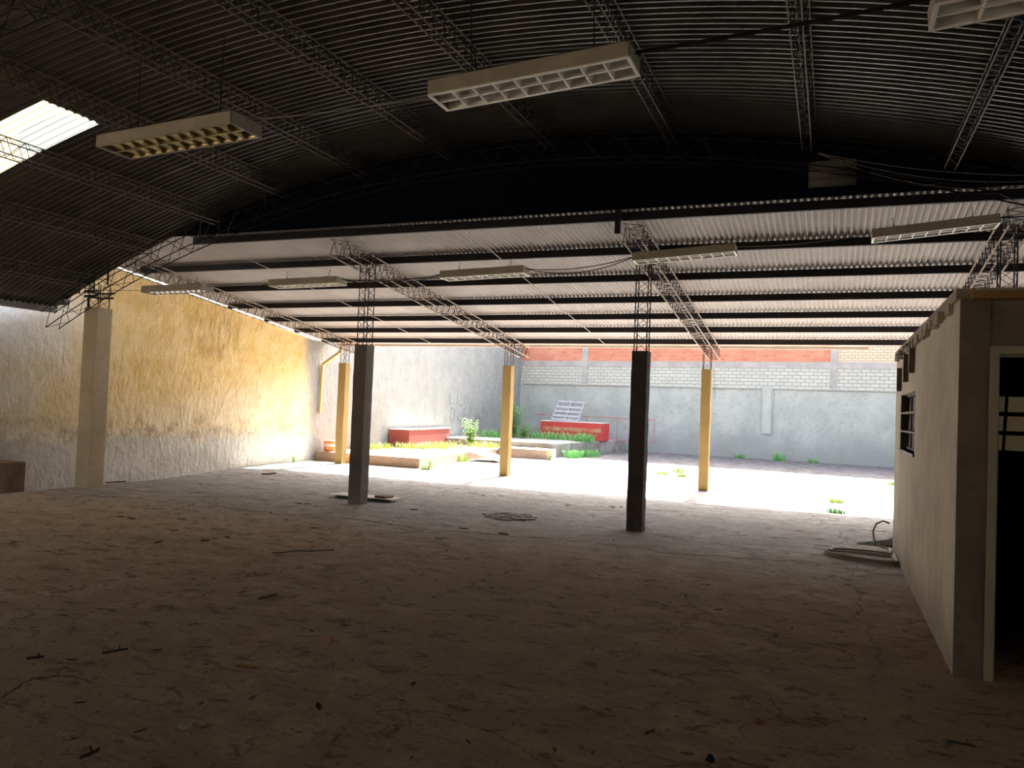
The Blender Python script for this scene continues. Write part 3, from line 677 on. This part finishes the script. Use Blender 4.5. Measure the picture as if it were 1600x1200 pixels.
# pallet leaning on the wall, standing on the block
p = empty('wooden_pallet', (-9.0, 28.98, 1.165)); p.rotation_euler = (math.radians(-37), math.radians(1.5), BA)
tag(p, 'weathered grey wooden pallet standing tilted on the chipped red block', 'pallet')
for k in range(3): MB().box(-1.18+k*.545, -1.18+k*.545+.07, .02, .11, 0, 1.0).build('bearer', M_wood, p)
for z in (.0, .19, .40, .62, .89): MB().box(-1.18, 0, 0, .02, z, z+.085).build('deck_board', M_wood, p)
for z in (.0, .45, .90): MB().box(-1.18, 0, .11, .13, z, z+.09).build('bottom_board', M_wood, p)
# rusty iron gate frame against the back wall
gfr = empty('gate_frame', (-8.0, 30.9, .48)); gfr.rotation_euler = (0, 0, BA)
tag(gfr, 'rusty pinkish iron gate frame leaning along the back wall', 'gate frame')
for z in (.0, .90): MB().rod((-3.75 if z else -.4, 0, z), (1.65, 0, z-.03), .018, 6).build('rail', M_rust, gfr)
for x in (-3.45, -1.3, .05, 1.6): MB().rod((x, 0, 0), (x, 0, .9), .018, 6).build('post', M_rust, gfr)
for a, c in (((.05, 0, .9), (.85, 0, .25)), ((.05, 0, .88), (-.6, 0, .4))): MB().rod(a, c, .012, 6).build('brace', M_rust, gfr)
# bucket
bk = empty('paint_bucket', (-12.42, 17.72, .25)); tag(bk, 'dented orange and white bucket on the low platform by the left wall', 'bucket')
def lathe(prof, n=20):
    b = MB()
    for r, z in prof:
        for i in range(n): b.v.append((r*math.cos(2*PI*i/n), r*math.sin(2*PI*i/n), z))
    for k in range(len(prof)-1):
        for i in range(n): j = (i+1) % n; b.f.append((k*n+i, k*n+j, (k+1)*n+j, (k+1)*n+i))
    b.f.append(tuple(range(n-1, -1, -1))); b.f.append(tuple(range((len(prof)-1)*n, len(prof)*n))); return b
lathe([(.14, 0), (.16, .02), (.175, .15), (.17, .28), (.16, .29)]).build('body', M_orange, bk, smooth=True)
lathe([(.179, .13), (.182, .14), (.181, .19), (.177, .20)]).build('band', M_cap, bk, smooth=True)
# block at far left
tag(MB().box(-12.66, -12.0, 7.2, 8.82, -.2, .43).build('concrete_block', M_block, bevel=.02), 'stained brown concrete block at the foot of the left wall', 'block')
# scratched letters on the left wall
def wp(y, z, off=.004): return Vector((wallx(y)+off, y, z))
b = MB()
def stroke(pts, r=.013):
    P_ = [wp(y, z, .0) for y, z in pts]; b.tube(P_, r, 4)
y0 = 25.6; k1 = .30
# row one : L I C O U
for st in ([(0, .72), (0, .30), (.45, .30)], [(.75, .72), (.75, .25)], [(1.0, .25), (1.3, .25)], [(1.75, .62), (1.5, .52), (1.5, .35), (1.8, .3)], [(2.0, .6), (2.0, .38), (2.3, .38), (2.3, .6)],
           [(.15, .15), (.15, -.42), (.5, -.38), (.5, .0), (.15, .15)], [(.9, -.05), (.9, -.4), (1.2, -.45), (1.2, -.05)], [(1.75, .12), (1.5, .10), (1.5, -.15), (1.8, -.15)], [(1.5, -.15), (1.5, -.42), (1.9, -.40)],
           [(2.2, .2), (2.2, -.1)], [(2.7, -.2), (2.9, -.45), (3.1, -.2), (3.3, -.45), (3.5, -.2)], [(3.6, .45), (3.6, -.1)], [(4.0, .0), (4.2, -.15)]):
    stroke([(y0+p_[0]*.85, 1.42+p_[1]*.85) for p_ in st])
tag(b.build('scrawled_letters', M_mark), 'faint grey scrawled letters on the bare part of the left wall', 'graffiti')

# ------------------------------------------------------------ plants
def blade(b, p, h, lean, w_, az):
    d = Vector((math.cos(az), math.sin(az), 0)); s_ = Vector((-d.y, d.x, 0))*w_; p = Vector(p)
    m1 = p+d*lean*.35+Vector((0, 0, h*.6)); t = p+d*lean+Vector((0, 0, h)); n = len(b.v)
    b.v += [tuple(p-s_), tuple(p+s_), tuple(m1+s_*.7), tuple(m1-s_*.7), tuple(t)]; b.f += [(n, n+1, n+2, n+3), (n+3, n+2, n+4)]
def grass(name, spots, n, h, m, label, cat='grass', kind='stuff', w_=.007):
    b = MB()
    for x, y, z, rx, ry in spots:
        for i in range(n):
            a = random.random()*2*PI; q = math.sqrt(random.random()); hh = h*random.uniform(.4, 1.1)
            px, py = x+rx*q*math.cos(a), y+ry*q*math.sin(a)
            blade(b, (px, py, z), hh, hh*random.uniform(.1, .8), w_*random.uniform(.7, 1.4), random.random()*2*PI)
    return tag(b.build(name, m), label, cat, kind=kind)
random.seed(11)
grass('grass', [(-11.2, 23.2, .25, 1.2, 1.2), (-11.5, 22.3, .25, .5, .9), (-10.6, 24.0, .25, .6, .5), (-11.75, 20.9, .25, .5, .35), (-12.2, 19.9, .25, .3, .6), (-11.3, 21.6, .25, .5, .5)], 210, .20, M_grass, 'bright sunlit grass growing over the low platform', w_=.010)
grass('grass', [(-10.6, 28.2, .47, 1.0, .4), (-9.0, 28.0, .47, .9, .3), (-8.3, 27.6, .47, .35, .5), (-11.8, 27.5, .47, .6, .9)], 260, .32, M_grassd, 'green shaded grass on the mossy platform in front of the red block', w_=.012)
grass('grass', [(-7.9, 26.6, 0, .45, .9), (-8.0, 25.4, 0, .3, .6)], 300, .28, M_grassd, 'green grass strip along the foot of the mossy platform', w_=.012)
tl = [(-8.75, 24.0, .0, .42, M_grass, 'pale weed clump beside the small concrete slab'), (-4.04, 20.7, 0, .13, M_grass, 'small yellow weed tuft on the sunlit yard, left of two'), (-3.8, 21.7, 0, .2, M_grass, 'small yellow weed tuft on the sunlit yard, the taller and farther'),
      (-3.5, 20.3, 0, .12, M_grass, 'flat yellow weed tuft on the sunlit yard, right of two'), (.15, 16.6, 0, .12, M_grass, 'tiny weed in the sun straight above the hose'), (.13, 14.75, 0, .10, M_grassd, 'tiny weed at the shadow corner near the sunken ramp'),
      (1.5, 22.4, 0, .12, M_grass, 'tiny yellow weed by the end of the room wall'), (-1.75, 31.05, 0, .34, M_grassd, 'green weed at the foot of the back wall pilaster'), (-3.2, 31.25, 0, .22, M_grassd, 'low green weeds along the back wall, left of the pilaster'),
      (-.55, 30.95, 0, .2, M_grassd, 'small green weed along the back wall, right of the pilaster'), (-9.2, 17.15, 0, .12, M_grass, 'yellow weeds at the corner of the low platform'), (-9.75, 20.2, 0, .3, M_grass, 'weed clump at the side of the low platform near the board')]
for x, y, z, h, m, lab in tl:
    grass('weed_tuft', [(x, y, z, .10+h*.5, .10+h*.4)], 90, h, m, lab, 'weed', None, .009)
def leafy(x, y, z, h, spread, nst, m, label, ll=.09, name='leafy_weed'):
    root = empty(name, (x, y, z)); tag(root, label, 'plant'); b = MB(); s_ = MB()
    for k in range(nst):
        a = random.random()*2*PI; sp = spread*random.random(); hh = h*random.uniform(.6, 1)
        tip = Vector((sp*math.cos(a), sp*math.sin(a), hh)); s_.rod((tip.x*.15, tip.y*.15, 0), tip, .008, 5, .003)
        n = int(hh/.035)
        for i in range(n):
            t = .15+.85*(i+.5)/n; p_ = Vector((tip.x*t, tip.y*t, hh*t)); az = i*2.4+random.random()
            l = ll*random.uniform(.7, 1.2)*(1.15-.5*t); d = Vector((math.cos(az), math.sin(az), .35)).normalized(); w_ = Vector((-d.y, d.x, 0))*l*.26
            q = len(b.v); b.v += [tuple(p_), tuple(p_+d*l*.5+w_), tuple(p_+d*l-Vector((0, 0, l*.25))), tuple(p_+d*l*.5-w_)]; b.f.append((q, q+1, q+2, q+3))
    s_.build('stem', M_stem, root); b.build('foliage', m, root); return root
random.seed(21)
leafy(-11.3, 24.2, .25, .95, .35, 16, M_leaf, 'bright green broad-leaved weed standing in the sunlit grass', .17)
leafy(-11.35, 28.0, .47, 1.45, .65, 34, M_bush, 'tall grey-green bush in the back corner of the yard', .15, 'bush')
leafy(-10.7, 27.6, .47, .65, .55, 20, M_grassd, 'low green bush spreading beside the tall one', .13, 'bush')
leafy(-9.15, 17.25, 0, .36, .10, 6, M_leaf, 'young green weed at the front corner of the low platform', .12)
leafy(wallx(16.3)+.22, 16.3, 0, .26, .12, 7, M_leaf, 'small green weed at the foot of the yellow wall', .11)
leafy(-8.05, 23.1, 0, .42, .2, 8, M_leaf, 'green weed in front of the small concrete slab', .10)

# ------------------------------------------------------------ things on the floor
bd = empty('board_sheet', (-7.1, 11.0, .02)); tag(bd, 'off-white board lying on the floor behind the grey pillar', 'board')
MB().prism([(-.62, .0), (.60, -.02), (.62, .32), (-.55, .36)], .02, .035).build('panel', M_board, bd)
MB().prism([(.25, .05), (.48, .02), (.50, .26), (.28, .28)], .035, .07).build('brown_pad', M_brown, bd, bevel=.012)
MB().box(-.5, .5, .1, .16, -.02, .02).build('batten', M_twig, bd)
# broken cover in the slab
random.seed(31)
def nearest_poly(n, r, jit):
    return [(r*(1+random.uniform(-jit, jit))*math.cos(2*PI*i/n), r*(1+random.uniform(-jit, jit))*math.sin(2*PI*i/n)) for i in range(n)]
dr = empty('drain_patch', (-4.32, 10.75, 0)); tag(dr, 'broken round patch of rubble in the concrete floor between the pillars', 'rubble patch')
MB().prism(nearest_poly(18, .40, .18), -.01, .008).build('sunken_ring', mat('dark_rubble', (.15, .14, .13), .95, 0, .8, 30, .6, 9), dr)
for k in range(46):
    a = random.random()*2*PI; q = .38*math.sqrt(random.random()); s_ = random.uniform(.02, .06)
    px, py = q*math.cos(a), q*math.sin(a)
    pp = [(px+s_*(1+random.uniform(-.3, .3))*math.cos(2*PI*i/5+a), py+s_*(1+random.uniform(-.3, .3))*math.sin(2*PI*i/5+a)) for i in range(5)]
    MB().prism(pp, .006, .012+random.random()*.012).build('rubble_piece', mat('rubble_grey', (.30, .29, .28), .9) if 'rubble_grey' not in bpy.data.materials else bpy.data.materials['rubble_grey'] if random.random() < .8 else M_stone, dr)
# hose
b = MB(); pts = []
for i in range(91):
    t = 2*PI*i/36; q = 1+.02*math.sin(3*t)+.05*(i/90); cxh, cyh = .50, 10.12
    pts.append((cxh+.50*q*math.cos(t+PI)-.05*math.sin(t), cyh+.30*q*math.sin(t+PI)-.10*math.cos(t+PI), .018+(.026 if 34 < i < 70 else 0)))
pts = [p_ for p_ in pts if p_[0] < .735 or True]
pts = [(min(p_[0], .735), p_[1], p_[2]) for p_ in pts]
pts += [(.70, 10.55, .03), (.72, 10.85, .03), (.62, 11.0, .03), (.55, 11.08, .10), (.54, 11.14, .20), (.58, 11.2, .29), (.66, 11.24, .33), (.735, 11.26, .30)]
b.tube(pts, .0125, 8)
tag(b.build('garden_hose', M_hose, smooth=True), 'dusty brown hose coiled on the floor at the corner of the room', 'hose')
# camera helper for placing litter: pixel of the photo -> point on the floor
def at(px, py, z=0):
    d = fw+(px-800)/F_PX*rr-(py-600)/F_PX*uu; k = (z-1.6)/d.z; return Vector((0, 0, 1.6))+d*k
def chip(px, py, s_, m, label=None, group=None, name='mortar_chip', h=.5, cat='rubble'):
    p_ = at(px, py); n = 6; rz = random.random()*3
    pts = [(s_*random.uniform(.6, 1.1)*math.cos(2*PI*i/n+rz), s_*random.uniform(.5, .9)*math.sin(2*PI*i/n+rz)) for i in range(n)]
    b = MB().prism(pts, -.004, s_*h)
    for i in range(n, 2*n): b.v[i] = (b.v[i][0]*.6, b.v[i][1]*.6, b.v[i][2]*random.uniform(.6, 1.2))
    o = b.build(name, m, loc=(p_.x, p_.y, .002)); tag(o, label, cat, group); return o
def leaf(px, py, s_, label, m, group=None, name='dry_leaf', cat='leaf'):
    p_ = at(px, py); az = random.random()*6
    def f(u, v):
        w_ = s_*.35*math.sin(PI*min(.98, max(.04, u)))*(v-.5)*2; x = s_*(u-.5)*2
        z = .006+abs(v-.5)*s_*.35+s_*.28*(u-.4)**2
        return (x*math.cos(az)-w_*math.sin(az), x*math.sin(az)+w_*math.cos(az), z)
    o = MB().grid(f, 7, 4).build(name, m, loc=(p_.x, p_.y, 0), smooth=True, thick=.0012); tag(o, label, cat, group); return o
def twig(px, py, px2, py2, r, label, group=None):
    a = at(px, py); c = at(px2, py2); d = c-a; b = MB()
    pts = [d*(i/5)+Vector((0, 0, .008+r)) + Vector((-d.y, d.x, 0))*random.uniform(-.08, .08) for i in range(6)]
    b.tube(pts, r, 5); q = pts[3]; b.tube([q, q+Vector((-d.y, d.x, 0))*.3+d*.15+Vector((0, 0, .015))], r*.6, 4)
    tag(b.build('twig', M_twig, loc=(a.x, a.y, 0)), label, 'twig', group)
random.seed(41)
chip(515, 1000, .045, mat('orange_chip', (.42, .22, .13), .9), 'pale orange brick chip lying alone left of centre on the brown floor')
chip(1110, 1187, .035, M_void, 'black lump at the bottom edge of the view', name='coal_lump')
chip(1199, 1050, .03, M_stone, 'whitish chip on the right floor, left of two by the room corner')
chip(1240, 1046, .025, M_stone, 'whitish chip on the right floor, right of two by the room corner')
chip(1056, 1056, .03, M_stone, 'whitish chip right of centre on the floor')
chip(1168, 1103, .028, M_stone, 'small whitish chip below the pair near the room')
chip(1185, 1130, .035, mat('reddish_chip', (.25, .11, .07), .9), 'reddish broken chip near the bottom right of the floor')
chip(1258, 945, .03, M_stone, 'pale chip on the floor midway to the room wall')
chip(290, 1136, .05, M_stone, 'pale crumpled scrap on the lower left floor', h=.35)
leaf(384, 1046, .07, 'yellowish dry leaf on the left part of the floor', mat('yellow_leaf', (.30, .19, .05), .8))
leaf(418, 936, .10, 'greyish curled leaf on the left floor beyond the centre', mat('grey_leaf', (.20, .18, .13), .9))
leaf(1015+0, 1148, .05, 'small dry leaf near the bottom centre right', M_dleaf)
leaf(498, 1108, .05, 'dark clump of dry leaf at lower centre left', M_twig)
leaf(420, 742, .16, 'dark flat scrap on the floor edge near the yellow wall', M_dleaf, name='debris_scrap', cat='debris')
twig(41, 1033, 68, 1030, .008, 'short black stick at the far left of the floor')
twig(160, 1024, 200, 1018, .007, 'dark twig with a side shoot on the left floor')
twig(125, 1190, 155, 1176, .008, 'dark twig at the bottom left corner')
twig(1482, 1163, 1524, 1170, .006, 'brown twig at the bottom right corner')
twig(425, 866, 520, 860, .006, 'long thin dark twig at the middle left of the floor')
twig(166, 756, 196, 754, .012, 'dark stick lying at the foot of the yellow wall right of the tan pillar')
for k in range(95):
    py = random.choice([random.uniform(830, 1000), random.uniform(900, 1190)]); px = random.uniform(5, 1380)
    leaf(px, py, random.uniform(.012, .034), 'tiny dark dry leaf crumb scattered on the brown floor', random.choice([M_twig, M_dleaf, M_dleaf]), 'leaf crumbs on the floor', 'leaf_crumb')
for k in range(60):
    px = random.uniform(700, 1430); py = random.uniform(930, 1190)
    chip(px, py, random.uniform(.004, .011), M_stone, 'tiny pale mortar crumb scattered on the brown floor', 'mortar crumbs on the floor', 'mortar_crumb')
for k in range(26):
    px = random.uniform(180, 1050); py = random.uniform(772, 850)
    leaf(px, py, random.uniform(.03, .07), 'small dark scrap scattered on the grey floor around the pillars', M_twig, 'dark scraps around the pillars', 'floor_scrap', 'debris')
